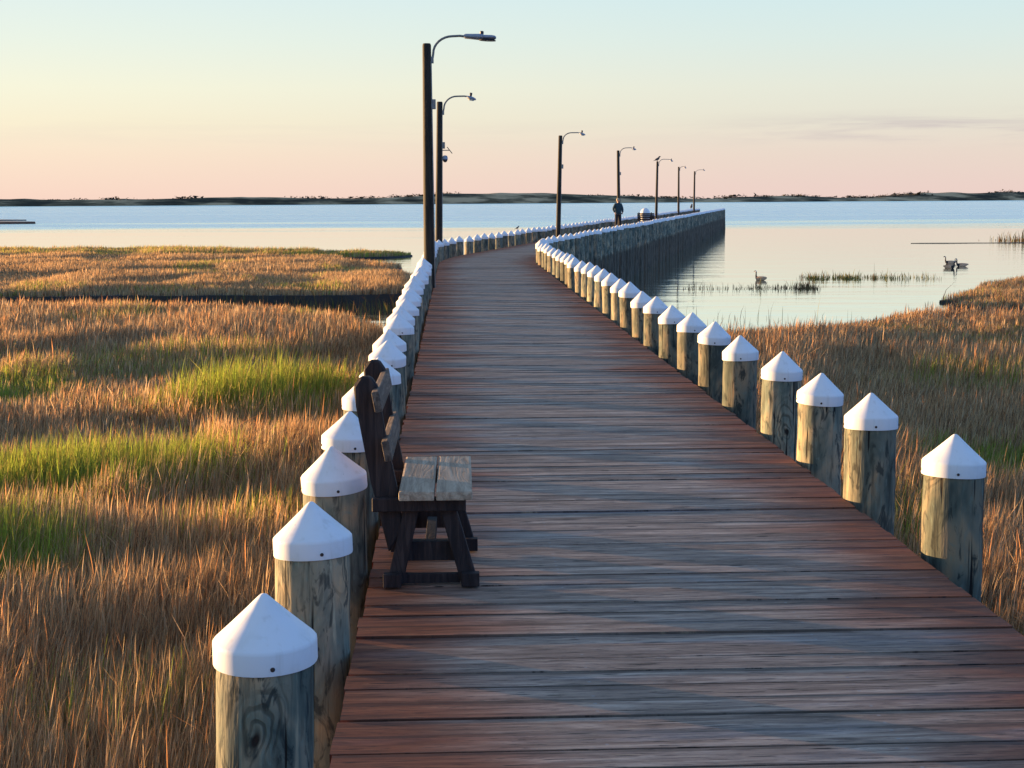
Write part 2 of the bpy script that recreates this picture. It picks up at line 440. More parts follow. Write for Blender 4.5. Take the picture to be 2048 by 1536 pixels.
# ------------------------------------------------------------------ water, shore
ZW = -1.82
bm = bmesh.new()
vs = [bm.verts.new(p) for p in ((-6000, -300, ZW), (6000, -300, ZW), (6000, 9000, ZW), (-6000, 9000, ZW))]
bm.faces.new(vs)
tag(obj('water', bm, M_WATER), 'calm pale water of the sound, ruffled blue further out', kind='structure')

def far_shore():
    n, dpt = 700, 12
    xs = np.linspace(-1100, 2600, n)
    bm = bmesh.new(); grid = []
    tops = []
    for i, x in enumerate(xs):
        ang = x
        y0 = 1230 + 0.42 * x + 0.00010 * max(x, 0) ** 2 + 60 * float(fbm(np.array([x * 0.004]), np.array([3.0]))[0])
        row = []
        for j in range(dpt):
            t = j / (dpt - 1)
            yy = y0 + 240 * t
            prof = math.sin(PI * min(t * 1.7 + 0.02, 1.0)) if t < 0.56 else 0.35
            nn = float(fbm(np.array([x * 0.011 + 9]), np.array([yy * 0.008 + 2.0]), 4)[0])
            dune = float(fbm(np.array([x * 0.0045 + 40]), np.array([yy * 0.003]), 2)[0])
            scale = 1.1 + 0.7 * min(max((x - 250) / 800, 0), 1.2)
            z = ZW - 0.4 + (0.9 if j > 0 else 0) + scale * prof * (2.6 + 8.5 * max(0, nn - 0.30) + 11 * max(0, dune - 0.42))
            row.append(bm.verts.new((x, yy, z)))
            tops.append((x, yy, z, t))
        grid.append(row)
    for a, b in zip(grid, grid[1:]):
        for j in range(dpt - 1):
            bm.faces.new((a[j], b[j], b[j + 1], a[j + 1]))
    o = obj('far_hills', bm, M_DUNE, smooth=180)
    tag(o, 'low dune land along the far side of the water', kind='structure')
    # scrub on the dunes: many small leaf facets heaped into clumps
    P = np.array(tops)
    P = P[(P[:, 3] > 0.1) & (P[:, 3] < 0.6)]
    w = fbm(P[:, 0] * 0.012 + 3, P[:, 1] * 0.01 + 8, 3) + np.clip(P[:, 0] / 4200, 0, 0.25)
    P = P[w > 0.53]
    idx = rng.choice(len(P), size=min(620, len(P)), replace=False)
    vv, ff = [], []
    for k in idx:
        x, y, z, t = P[k]
        R = rng.uniform(2.0, 6.0) * (1 + 0.4 * min(max(x / 1200, 0), 1.2))
        for q in range(34):
            c = np.array([x, y, z]) + rng.normal(0, 1, 3) * np.array([R * 1.5, R, R * 0.2]) * 0.6 + np.array([0, 0, R * 0.1])
            a = rng.normal(0, 1, (3, 3)) * R * np.array([0.24, 0.24, 0.12])
            b = len(vv); vv.extend((c + a).tolist()); ff.append((b, b + 1, b + 2))
    me = bpy.data.meshes.new('shrubbery'); me.from_pydata(vv, [], ff)
    tag(obj_from('shrubbery', me, M_SHRUB), 'dark scrub growing over the far dunes', kind='stuff')
far_shore()

# ------------------------------------------------------------------ boardwalk centre line
A1, A2 = math.atan(-0.0403), math.radians(10.65)
S_B, L_ARC = 37.0, 7.0
P0 = Vector((0.885, 0.0))
def cl(s):
    """point and heading of the centre line; s is measured from the camera's foot"""
    if s <= S_B:
        return P0 + Vector((math.sin(A1), math.cos(A1))) * s, A1
    p = P0 + Vector((math.sin(A1), math.cos(A1))) * S_B
    k = (A2 - A1) / L_ARC
    t = min(s - S_B, L_ARC); a = A1 + k * t
    p = p + Vector((-(math.cos(a) - math.cos(A1)) / k, (math.sin(a) - math.sin(A1)) / k))
    if s > S_B + L_ARC:
        p = p + Vector((math.sin(A2), math.cos(A2))) * (s - S_B - L_ARC); a = A2
    return p, a
def at(s, off, z=0.0):
    p, a = cl(s)
    return Vector((p.x + math.cos(a) * off, p.y - math.sin(a) * off, z))
S_END = 170.2
HALF = 1.265
def boardwalk():
    pitch_, gap = 0.145, 0.007
    V, F, UV = [], [], []
    s = -5.8; r = random.Random(3)
    while s < S_END:
        g = gap * (r.uniform(0.15, 0.5) if r.random() < 0.5 else r.uniform(1.0, 2.3)); s1 = s + pitch_ - g
        l0 = -HALF + r.uniform(-0.010, 0.008); r0 = HALF + r.uniform(-0.008, 0.010)
        dz = r.uniform(-0.003, 0.003); tl = r.uniform(-0.002, 0.002); sk = r.uniform(-0.002, 0.002)
        b = len(V)
        nseg = 1
        for z0 in (dz, -0.04):
            for (ss, oo, e) in ((s, l0, tl), (s, r0, -tl), (s1, r0, -tl + sk), (s1, l0, tl + sk)):
                q = at(ss, oo, z0 + (e if z0 > -0.03 else 0)); V.append(q[:])
        fl = [(0, 1, 2, 3), (4, 7, 6, 5), (0, 4, 5, 1), (1, 5, 6, 2), (2, 6, 7, 3), (3, 7, 4, 0)]
        k = round((s + 5.8) / pitch_)
        v0 = k * pitch_
        uvv = [(l0, v0), (r0, v0), (r0, v0 + pitch_), (l0, v0 + pitch_)] * 2
        for f in fl:
            F.append(tuple(b + i for i in f)); UV.extend(uvv[i] for i in f)
        s += pitch_
    me = bpy.data.meshes.new('boardwalk'); me.from_pydata(V, [], F)
    ul = me.uv_layers.new(name='UVMap'); ul.data.foreach_set('uv', np.array(UV, dtype=np.float32).ravel())
    o = obj_from('boardwalk', me, M_DECK)
    tag(o, 'weathered plank boardwalk, grey in the middle and red-brown along its edges', kind='structure')
    for off in (-1.12, -0.02, 1.12):
        bm = bmesh.new(); prev = None
        for i in range(-6, 171):
            ring = [bm.verts.new(at(i, off + a, z)) for a, z in ((-0.04, -0.045), (0.04, -0.045), (0.04, -0.28), (-0.04, -0.28))]
            if prev:
                for k in range(4): bm.faces.new((prev[k], prev[(k + 1) % 4], ring[(k + 1) % 4], ring[k]))
            prev = ring
        obj('stringer', bm, M_BEAM, o)
    for off in (-1.255, 1.255):       # wale bolted along the inside of each pile row
        bm = bmesh.new(); prev = None
        for i in range(-6, 171):
            ring = [bm.verts.new(at(i, off + a, z)) for a, z in ((-0.035, -0.26), (0.035, -0.26), (0.035, -0.48), (-0.035, -0.48))]
            if prev:
                for k in range(4): bm.faces.new((prev[k], prev[(k + 1) % 4], ring[(k + 1) % 4], ring[k]))
            prev = ring
        obj('wale', bm, M_BEAM, o)
    for i in range(60):
        s = 2.93 + 2.4 * i
        if s > S_END - 1: break
        p, a = cl(s)
        bm = bmesh.new()
        box(bm, (-1.40, -0.06, -0.56), (1.40, 0.06, -0.29))
        b = obj('cross_beam', bm, M_BEAM, o)
        b.location = (p.x, p.y, 0); b.rotation_euler = (0, 0, -a)
    return o
boardwalk()

# ------------------------------------------------------------------ piles with white caps
def pile_mesh(seed):
    r = random.Random(seed); bm = bmesh.new()
    seg = 28; zs = [-2.6, -1.6, -0.9, -0.5, -0.2, -0.05, 0.05, 0.15, 0.25, 0.33, 0.395, 0.41]
    ph = [r.uniform(0, 6.28) for _ in range(4)]
    prev = None
    for j, z in enumerate(zs):
        ring = []
        for k in range(seg):
            a = 2 * PI * k / seg
            rad = 0.1385 - 0.004 * z - (0.002 if z > 0.37 else 0) + 0.002 * math.sin(2 * a + ph[0]) + 0.002 * math.sin(3 * a + ph[1] + z) + 0.0016 * math.sin(7 * a + ph[2] + 2.2 * z) + 0.0012 * math.sin(5 * z * 3 + ph[3] + a)
            if z > 0.40: rad -= 0.012
            ring.append(bm.verts.new((rad * math.cos(a), rad * math.sin(a), z)))
        if prev:
            for k in range(seg): bm.faces.new((prev[k], prev[(k + 1) % seg], ring[(k + 1) % seg], ring[k]))
        prev = ring
    bm.faces.new(prev)
    me = bpy.data.meshes.new('piling'); bm.to_mesh(me); bm.free(); me.shade_smooth(); me.materials.append(M_PILE)
    return me
def cap_mesh(seed):
    r = random.Random(seed + 50); bm = bmesh.new()
    k = 1 + r.uniform(-0.03, 0.03)
    lathe(bm, [(0.139, 0.376), (0.1445, 0.374), (0.1455, 0.378), (0.1452, 0.43), (0.1448, 0.438), (0.140, 0.444), (0.09, 0.444 + 0.045 * k), (0.045, 0.444 + 0.087 * k), (0.018, 0.444 + 0.113 * k), (0.009, 0.444 + 0.121 * k), (0.0, 0.444 + 0.123 * k)], 36)
    bmesh.ops.recalc_face_normals(bm, faces=bm.faces[:])
    me = bpy.data.meshes.new('cap'); bm.to_mesh(me); bm.free(); me.shade_smooth(); me.set_sharp_from_angle(angle=math.radians(62)); me.materials.append(M_CAP)
    return me
PILES = [pile_mesh(i) for i in range(7)]
CAPS = [cap_mesh(i) for i in range(4)]
bm = bmesh.new(); lathe(bm, [(0.0, 0.0055), (0.004, 0.005), (0.0065, 0.002), (0.007, -0.004)], 10)
bmesh.ops.recalc_face_normals(bm, faces=bm.faces[:])
SCREW = bpy.data.meshes.new('screw'); bm.to_mesh(SCREW); bm.free(); SCREW.materials.append(M_SCREW)

ORD = 'first second third fourth fifth sixth seventh eighth ninth tenth eleventh twelfth thirteenth fourteenth fifteenth sixteenth seventeenth eighteenth nineteenth twentieth'.split()
TENS = {2: 'twenty', 3: 'thirty', 4: 'forty', 5: 'fifty'}
def ordinal(k):
    if k <= 20: return ORD[k - 1]
    t, u = divmod(k, 10)
    return TENS[t] + '-' + ORD[u - 1] if u else TENS[t][:-1] + 'ieth'

pr = random.Random(21)
ROWS = {'left': [], 'right': []}
def piling(s, off, label, group, near, lean=None):
    o = bpy.data.objects.new('piling', pr.choice(PILES)); link(o)
    p, a = cl(s)
    o.location = at(s, off, pr.uniform(-0.022, 0.022))
    o.rotation_euler = (math.radians(pr.gauss(0, 0.7)), math.radians(pr.gauss(0, 0.9)), pr.uniform(0, 6.28))
    tag(o, label, 'post', group)
    c = bpy.data.objects.new('cap', pr.choice(CAPS)); link(c, o)
    c.rotation_euler = (math.radians(pr.gauss(0, 1.7)), math.radians(pr.gauss(0, 1.7)), 0)
    piv = Vector((0, 0, 0.40)); c.location = piv - c.rotation_euler.to_matrix() @ piv
    if near:
        base = math.atan2(-o.location.y, -o.location.x) - o.rotation_euler[2]
        for k, da in enumerate((0.12, 1.7, -1.45, 3.1)):
            q = bpy.data.objects.new('screw', SCREW); link(q, c)
            th = base + da + pr.uniform(-0.12, 0.12)
            q.location = (0.1452 * math.cos(th), 0.1452 * math.sin(th), 0.394)
            q.rotation_euler = Vector((math.cos(th), math.sin(th), 0)).to_track_quat('Z', 'Y').to_euler()
    return o

LAMPS_S = [27.35, 40.6, 62.0, 85.3, 110.4, 134.0, 157.0]
def lamp_gap(s):
    names = ['nearest', 'second', 'third', 'fourth', 'fifth', 'sixth', 'last']
    k = max(i for i in range(7) if LAMPS_S[i] <= s)
    return k, names[k]

left_s = [3.97, 5.24, 6.34, 7.45, 8.75, 10.0] + [11.2 + 1.2 * i for i in range(200)]
right_s = [6.55, 7.78, 9.0, 10.12, 11.4, 12.65, 13.9, 14.95, 16.2, 17.35] + [18.6 + 1.2 * i for i in range(200)]
for side, ss, off in (('left', left_s, -1.42), ('right', right_s, 1.42)):
    count = {}
    k = 0
    for s in ss:
        if s > S_END - 0.3: break
        k += 1
        if any(abs(s - L) < 0.20 for L in LAMPS_S) and side == 'left' and s < 50: s += 0.28
        j = 0 if s < 9 else pr.uniform(-0.05, 0.05)
        if s < 38:
            if side == 'left':
                where = 'by marsh grass' if k <= 8 else ('before the tall lamp' if k <= 18 else 'before the bend')
            else:
                where = 'by marsh grass' if k <= 9 else 'leading to the bend'
            lab = f'{ordinal(k)} white-capped timber post from the near end of the {side} row, {where}'
        else:
            g, nm = lamp_gap(s)
            key = (g,); count[key] = count.get(key, 0) + 1
            water = 'over open water' if side == 'right' else 'against the open water'
            lab = f'{ordinal(count[key])} white-capped pile past the {nm} lamp pole, {side} row'
        o = piling(s + j, off + pr.uniform(-0.02, 0.02), lab, f'white-capped piles of the {side} row', k <= 9)
        ROWS[side].append(tuple(o.location))

# ------------------------------------------------------------------ lamps
def street_lamp(s, off, h, lean, arm_len, rise, droop, yaw, label, long_head=False, box_z=(0.74,)):
    p = at(s, off)
    t = empty('street_lamp', (p.x, p.y, 0))
    t.rotation_euler = (0, math.radians(lean), yaw)
    tag(t, label, 'street lamp', 'lamp poles along the left side of the boardwalk')
    bm = bmesh.new()
    zs = [-2.6, -1.0, 0, 0.8, 1.6, 2.4, 3.2, h - 0.03, h]
    lathe(bm, [(0.108 - 0.006 * z + 0.002 * math.sin(5 * z) - (0.012 if z == h else 0), z) for z in zs], 20, cap_top=True)
    obj('pole', bm, M_POLE, t, smooth=50)
    # steel bracket arm: clamped low on the pole, sweeping up and out
    x0 = 0.095
    pts = [(x0, 0, h - 0.34), (x0 + 0.025, 0, h - 0.18)]
    bx = 0.36
    for i in range(1, 9):
        th = PI / 2 * i / 8
        pts.append((x0 + 0.025 + bx * (1 - math.cos(th)), 0, h - 0.18 + (rise + 0.18) * math.sin(th)))
    pts.append((arm_len * 0.72, 0, h + rise + 0.01 - droop * 0.2)); pts.append((arm_len * 0.86, 0, h + rise - droop * 0.5))
    bm = bmesh.new(); tube(bm, pts, 0.022, 10)
    arm = obj('arm', bm, M_STEEL, t, smooth=60)
    bm = bmesh.new()
    box(bm, (0.075, -0.035, h - 0.36), (x0 + 0.03, 0.035, h - 0.24), bev=0.006)
    obj('clamp', bm, M_STEEL, arm)
    # lamp head
    hx = arm_len * 0.80
    bm = bmesh.new()
    if long_head:
        L = 0.62
        R = [(0.0, 0.04, 0.028), (0.03, 0.075, 0.046), (0.30, 0.10, 0.058), (0.34, 0.105, 0.060), (0.36, 0.11, 0.042), (0.52, 0.115, 0.045), (0.575, 0.11, 0.036), (0.60, 0.07, 0.018)]
        loft(bm, [((x, 0, 0.012), a, b, (0, 1, 0), (0, 0, 1)) for x, a, b in R], 16)
    else:
        L = 0.26
        R = [(0.0, 0.03, 0.025), (0.04, 0.07, 0.04), (0.12, 0.10, 0.05), (0.2, 0.09, 0.042), (0.26, 0.04, 0.02)]
        loft(bm, [((x, 0, 0.0 - x * 0.12), a, b, (0, 1, 0), (0, 0, 1)) for x, a, b in R], 14)
    hd = obj('lamp_head', bm, M_HEAD, t, smooth=45)
    hd.location = (hx, 0, h + rise - droop * 0.6); hd.rotation_euler = (0, math.radians(3 if long_head else 8 + droop * 60), 0)
    bm = bmesh.new()
    if long_head:
        loft(bm, [((0.44, 0, -0.052), 0.155, 0.12, (1, 0, 0), (0, 1, 0)), ((0.44, 0, -0.04), 0.162, 0.125, (1, 0, 0), (0, 1, 0)), ((0.44, 0, -0.028), 0.13, 0.10, (1, 0, 0), (0, 1, 0))], 18)
    else:
        loft(bm, [((0.13, 0, -0.085), 0.07, 0.06, (1, 0, 0), (0, 1, 0)), ((0.13, 0, -0.045), 0.10, 0.08, (1, 0, 0), (0, 1, 0))], 14)
    obj('lens', bm, M_DARK if long_head else M_LENS, hd, smooth=50)
    bm = bmesh.new()
    px, pz = (0.33, 0.055) if long_head else (0.10, 0.03)
    lathe(bm, [(0.033, 0), (0.036, 0.02), (0.036, 0.055 if long_head else 0.085), (0.026, 0.066 if long_head else 0.10)], 12, cap_top=True)
    pc = obj('photocell', bm, M_DARK, hd, smooth=40); pc.location = (px, 0, pz)
    # conduit and junction boxes down the boardwalk side of the pole
    bm = bmesh.new(); tube(bm, [(0.104 - 0.006 * z, -0.045, z) for z in (h - 0.33, 3.0, 2.0, 1.0, 0.0)], 0.013, 8)
    cd = obj('conduit', bm, M_STEEL, t, smooth=60)
    for f in box_z:
        bm = bmesh.new(); z = f * h
        box(bm, (0.075, -0.06, z - 0.09), (0.155, 0.03, z + 0.09), bev=0.01)
        obj('junction_box', bm, M_STEEL, t)
    return t
GN = 'lamp poles along the left side of the boardwalk'
lamp_labels = [
 'tallest-looking timber lamp pole, nearest one, with a long blue-grey lamp head on a curved arm',
 'timber lamp pole just right of the nearest one, carrying a camera and small panel',
 'timber lamp pole leaning right, standing at the bend of the pier',
 'timber lamp pole beside the standing person on the pier',
 'timber lamp pole with a bird perched on its top',
 'thin distant lamp pole between the bird-topped pole and the last one, short arm',
 'farthest thin lamp pole, nearest the end of the pier']
LP = [(27.35, -1.335, 4.525, 0.0, 0.86, 0.13, 0.02, 0.0, True, (0.755,)),
      (40.6, -1.51, 4.355, 1.0, 0.95, 0.15, 0.02, -0.1, False, (0.725,)),
      (62.0, -1.25, 4.33, 1.4, 1.02, 0.12, 0.02, -0.25, False, (0.70,)),
      (85.3, -1.25, 4.45, -1.0, 1.06, 0.13, 0.06, -0.4, False, (0.70,)),
      (110.4, -1.25, 4.44, 0.8, 1.18, 0.16, 0.10, -0.3, False, ()),
      (134.0, -1.25, 4.53, -0.3, 0.66, 0.02, 0.10, -0.6, False, ()),
      (157.0, -1.25, 4.55, 0.4, 1.06, 0.14, 0.0, -0.2, False, ())]
lamps = []
for (s, off, h, ln, al, rs, dr, yw, lh, bz), lab in zip(LP, lamp_labels):
    lamps.append(street_lamp(s, off, h, ln, al, rs, dr, yw, lab, lh, bz))
# camera and solar panel on the second pole
def pole_camera():
    p = at(40.6, -1.51)
    t = empty('surveillance_camera', (p.x + 0.15, p.y - 0.02, 2.78))
    tag(t, 'small grey dome camera fixed to the second lamp pole under a tilted panel', 'camera')
    bm = bmesh.new(); lathe(bm, [(0.02, 0.10), (0.06, 0.085), (0.075, 0.03), (0.075, -0.01)], 16)
    o = obj('housing', bm, M_HEAD, t, smooth=50); o.location = (0.06, 0, 0)
    bm = bmesh.new(); lathe(bm, [(0.07, -0.012), (0.062, -0.05), (0.035, -0.085), (0.0, -0.095)], 16)
    o = obj('lens_dome', bm, M_DARK, t, smooth=60); o.location = (0.06, 0, 0)
    bm = bmesh.new(); box(bm, (-0.07, -0.02, 0.01), (0.0, 0.02, 0.06)); obj('bracket', bm, M_STEEL, t)
    t2 = empty('solar_panel', (p.x + 0.10, p.y - 0.02, 3.02))
    tag(t2, 'thin tilted panel on a short bracket above the pole camera', 'solar panel')
    bm = bmesh.new(); tube(bm, [(0, 0, 0), (0.24, 0, 0)], 0.012, 8); obj('bracket', bm, M_STEEL, t2)
    bm = bmesh.new(); box(bm, (-0.11, -0.10, -0.010), (0.11, 0.10, 0.010), Matrix.Translation((0.24, 0, 0)) @ Matrix.Rotation(math.radians(52), 4, 'Y'))
    obj('panel', bm, M_DARK, t2)
pole_camera()

# ------------------------------------------------------------------ bench
def make_bench(name='park_bench'):
    t = empty(name)
    y0, y1 = 0.0, 0.63            # the two trestle ends
    for ye, nm in ((y0, 1), (y1, 1)):
        a, b = ye, ye + 0.045
        for poly in (
            [(0.078, 0.335), (0.146, 0.335), (0.070, 0.0), (0.0, 0.0)],
            [(0.230, 0.335), (0.302, 0.335), (0.396, 0.0), (0.322, 0.0)]):
            bm = bmesh.new(); prism(bm, poly, a, b, 0.004); obj('leg', bm, M_BENCH, t)
        bm = bmesh.new(); prism(bm, [(-0.055, 0.388), (0.345, 0.388), (0.345, 0.330), (-0.055, 0.330)], a - 0.047, b - 0.049, 0.004)
        obj('seat_bearer', bm, M_BENCH, t)
        bm = bmesh.new(); prism(bm, [(0.10, 0.178), (0.31, 0.178), (0.325, 0.092), (0.075, 0.092)], a + 0.047, b + 0.030, 0.003)
        obj('stretcher', bm, M_BENCH, t)
        # raked back post with clipped top
        bm = bmesh.new()
        prism(bm, [(0.012, 0.14), (0.075, 0.24), (0.052, 0.42), (0.005, 0.66), (-0.022, 0.86), (-0.052, 0.905), (-0.098, 0.905), (-0.128, 0.862), (-0.118, 0.78), (-0.06, 0.45)], a + 0.001, b + 0.001, 0.009)
        obj('back_post', bm, M_BENCH, t)
        bm = bmesh.new(); box(bm, (0.066, a + 0.005, 0.004), (0.318, a + 0.035, 0.045), bev=0.003); obj('sill', bm, M_BENCH, t)
        for x in (0.03, 0.365):
            bm = bmesh.new(); box(bm, (x - 0.042, a - 0.05, 0.0), (x + 0.035, a - 0.003, 0.058), bev=0.004)
            obj('foot_block', bm, M_BENCH, t)
    for x0, x1 in ((0.062, 0.212), (0.219, 0.372)):
        bm = bmesh.new(); box(bm, (x0, -0.115, 0.390), (x1, 0.735, 0.430), bev=0.010)
        obj('seat_plank', bm, M_SEAT, t)
    for zc, xc in ((0.812, -0.038), (0.604, 0.000)):
        bm = bmesh.new()
        box(bm, (-0.016, -0.115, -0.044), (0.016, 0.74, 0.044), Matrix.Translation((xc + 0.016, 0, zc)) @ Matrix.Rotation(math.radians(-10), 4, 'Y'), bev=0.007)
        obj('back_slat', bm, M_SLAT, t)
    bm = bmesh.new(); box(bm, (0.165, 0.05, 0.12), (0.21, 0.625, 0.16), bev=0.003); obj('rail', bm, M_BENCH, t)
    return t
bench = make_bench()
bench.location = (-0.545, 6.05, 0.004); bench.rotation_euler = (0, 0, -A1 * 0 + 0.035)
tag(bench, 'small dark wooden bench with two pale seat planks standing on the near boardwalk', 'bench')
fb = copy_tree(bench)
p = at(81.6, 0.55); fb.location = (p.x + 0.45, p.y, 0.004); fb.rotation_euler = (0, 0, PI / 2 - A2)
tag(fb, 'distant dark bench seen from behind with a white dome showing above it', 'bench')
fb.name = 'park_bench'; fb.scale = (1.1, 1.1, 1.0)
slats = [c for c in fb.children if c.name.startswith('back_slat')]
dark = slats[0].data.copy(); dark.materials[0] = M_BENCH
slats[0].data = dark
d2 = slats[1].data.copy(); d2.materials[0] = M_BENCH; slats[1].data = d2
for dz in (-0.105, -0.21, -0.315):      # the far bench has a closed boarded back
    c = slats[0].copy(); COL.objects.link(c); c.parent = fb; c.location.z += dz; c.location.x -= dz * 0.17
def bin_():
    p = at(82.6, 0.53)
    t = empty('litter_bin', (p.x, p.y, 0.0))
    tag(t, 'white dome-topped bin standing behind the distant dark bench', 'bin')
    bm = bmesh.new(); lathe(bm, [(0.22, 0.0), (0.25, 0.05), (0.26, 0.72), (0.255, 0.74)], 24, cap_top=True, cap_bot=True); obj('barrel', bm, M_BIN, t, smooth=50)
    bm = bmesh.new(); lathe(bm, [(0.285, 0.735), (0.29, 0.76)] + [(0.285 * math.cos(a), 0.78 + 0.36 * math.sin(a)) for a in [PI / 2 * i / 8 for i in range(8)]] + [(0.0, 1.14)], 24)
    obj('lid', bm, M_BIN, t, smooth=50)
bin_()

# ------------------------------------------------------------------ person on the pier
def skin_mesh(name, joints, edges, sub=2):
    """joints: name -> (xyz, radius); grown with a Skin modifier, returned as a plain mesh"""
    keys = list(joints); me = bpy.data.meshes.new(name)
    me.from_pydata([joints[k][0] for k in keys], [(keys.index(a), keys.index(b)) for a, b in edges], [])
    o = bpy.data.objects.new(name, me); COL.objects.link(o)
    md = o.modifiers.new('skin', 'SKIN'); md.use_smooth_shade = True
    for i, k in enumerate(keys):
        r = joints[k][1]
        o.data.skin_vertices[0].data[i].radius = r if isinstance(r, tuple) else (r, r)
    o.data.skin_vertices[0].data[0].use_root = True
    sb = o.modifiers.new('sub', 'SUBSURF'); sb.levels = sub; sb.render_levels = sub
    dg = bpy.context.evaluated_depsgraph_get()
    res = bpy.data.meshes.new_from_object(o.evaluated_get(dg))
    bpy.data.objects.remove(o); bpy.data.meshes.remove(me)
    res.name = name; res.shade_smooth()
    return res
def person():
    M_SKIN = simple('skin', lin(196, 150, 122), 0.6, 0, 0.08, 20)
    M_JKT = simple('teal_jacket_cloth', lin(38, 62, 68), 0.85, 0, 0.2, 12, 0.2)
    M_TRS = simple('dark_trouser_cloth', lin(40, 36, 40), 0.9, 0, 0.2, 12, 0.2)
    M_HAIR = simple('fair_hair', lin(176, 158, 128), 0.7, 0, 0.2, 40)
    M_SHOE = simple('shoe_leather', lin(34, 28, 28), 0.6, 0, 0.1, 10)
    p = at(79.0, -0.60)
    t = empty('person', (p.x, p.y, 0.0), 0.35)
    tag(t, 'person in dark teal jacket and dark trousers standing by a lamp pole on the pier', 'person')
    J = {'pel': ((0, 0, 0.92), (0.15, 0.11)), 'bel': ((0, 0, 1.06), (0.14, 0.105)), 'che': ((0, 0, 1.26), (0.16, 0.11)), 'nk': ((0, 0.0, 1.42), 0.06), 'nk2': ((0, -0.01, 1.48), 0.052),
         'hd': ((0, -0.015, 1.565), (0.075, 0.09)), 'cr': ((0, -0.01, 1.64), (0.06, 0.07))}
    E = [('pel', 'bel'), ('bel', 'che'), ('che', 'nk'), ('nk', 'nk2'), ('nk2', 'hd'), ('hd', 'cr')]
    for sg, n in ((-1, 'l'), (1, 'r')):
        J.update({'sh' + n: ((0.17 * sg, 0, 1.37), 0.062), 'el' + n: ((0.26 * sg, 0.03, 1.10), 0.046), 'wr' + n: ((0.215 * sg, -0.10, 0.90), 0.032), 'ha' + n: ((0.175 * sg, -0.13, 0.83), (0.022, 0.042)),
                  'hp' + n: ((0.095 * sg, 0, 0.86), 0.088), 'kn' + n: ((0.105 * sg, -0.01, 0.48), 0.056), 'an' + n: ((0.11 * sg, 0.01, 0.09), 0.040), 'to' + n: ((0.125 * sg, -0.14, 0.035), 0.034)})
        E += [('che', 'sh' + n), ('sh' + n, 'el' + n), ('el' + n, 'wr' + n), ('wr' + n, 'ha' + n), ('pel', 'hp' + n), ('hp' + n, 'kn' + n), ('kn' + n, 'an' + n), ('an' + n, 'to' + n)]
    body = obj_from('body', skin_mesh('body', J, E), M_SKIN, t)
    # face: nose, eyes, ears, mouth belong to the head of the body
    bm = bmesh.new()
    loft(bm, [((0, -0.09, 1.585), 0.008, 0.01, (1, 0, 0), (0, 0, 1)), ((0, -0.118, 1.556), 0.014, 0.010, (1, 0, 0), (0, 0, 1)), ((0, -0.09, 1.548), 0.012, 0.006, (1, 0, 0), (0, 0, 1))], 8)
    for sg in (-1, 1):
        loft(bm, [((0.074 * sg, 0.0, 1.54), 0.010, 0.014, (0, 1, 0), (1, 0, 0)), ((0.084 * sg, 0.005, 1.57), 0.016, 0.010, (0, 1, 0), (1, 0, 0)), ((0.076 * sg, 0.005, 1.60), 0.012, 0.008, (0, 1, 0), (1, 0, 0))], 8)
    obj('face_features', bm, M_SKIN, body, smooth=80)
    bm = bmesh.new()
    for sg in (-1, 1):
        box(bm, (0.03 * sg - 0.012, -0.100, 1.575), (0.03 * sg + 0.012, -0.088, 1.587), bev=0.003)
    box(bm, (-0.022, -0.100, 1.518), (0.022, -0.088, 1.526), bev=0.002)
    obj('eyes_and_mouth', bm, M_SHOE, body)
    # jacket: torso and sleeves as one garment
    JJ = {'hem': ((0, 0, 0.80), (0.195, 0.15)), 'wst': ((0, 0, 1.0), (0.185, 0.145)), 'che': ((0, 0, 1.24), (0.195, 0.14)), 'col': ((0, 0, 1.415), (0.085, 0.085)), 'cl2': ((0, 0, 1.455), (0.078, 0.08))}
    EE = [('hem', 'wst'), ('wst', 'che'), ('che', 'col'), ('col', 'cl2')]
    for sg, n in ((-1, 'l'), (1, 'r')):
        JJ.update({'sh' + n: ((0.175 * sg, 0, 1.355), 0.085), 'el' + n: ((0.275 * sg, 0.03, 1.10), 0.070), 'wr' + n: ((0.225 * sg, -0.09, 0.92), 0.056)})
        EE += [('che', 'sh' + n), ('sh' + n, 'el' + n), ('el' + n, 'wr' + n)]
    obj_from('jacket', skin_mesh('jacket', JJ, EE), M_JKT, t)
    TT = {'w': ((0, 0, 0.93), (0.165, 0.125))}; ET = []
    for sg, n in ((-1, 'l'), (1, 'r')):
        TT.update({'h' + n: ((0.095 * sg, 0, 0.82), 0.105), 'k' + n: ((0.105 * sg, -0.01, 0.48), 0.080), 'a' + n: ((0.11 * sg, 0.005, 0.085), 0.072)})
        ET += [('w', 'h' + n), ('h' + n, 'k' + n), ('k' + n, 'a' + n)]
    obj_from('trousers', skin_mesh('trousers', TT, ET), M_TRS, t)
    for sg in (-1, 1):
        bm = bmesh.new()
        loft(bm, [((0.115 * sg, 0.07 - 0.26 * f, 0.045 - 0.01 * f), w, h, (1, 0, 0), (0, 0, 1)) for f, w, h in ((0, 0.03, 0.035), (0.15, 0.045, 0.05), (0.5, 0.048, 0.045), (0.85, 0.05, 0.035), (1.0, 0.03, 0.022))], 10)
        obj('shoe', bm, M_SHOE, t, smooth=60)
    bm = bmesh.new(); bmesh.ops.create_icosphere(bm, subdivisions=3, radius=1.0)
    for v in bm.verts:
        x, y, z = v.co
        front = y < -0.35 and z < 0.35
        k = 0.80 if front else 1.0
        v.co = (x * 0.095 * k, y * 0.108 * k + 0.008, 1.60 + z * (0.10 if z > 0 else 0.125) * k)
    obj('hair', bm, M_HAIR, t, smooth=80)
person()

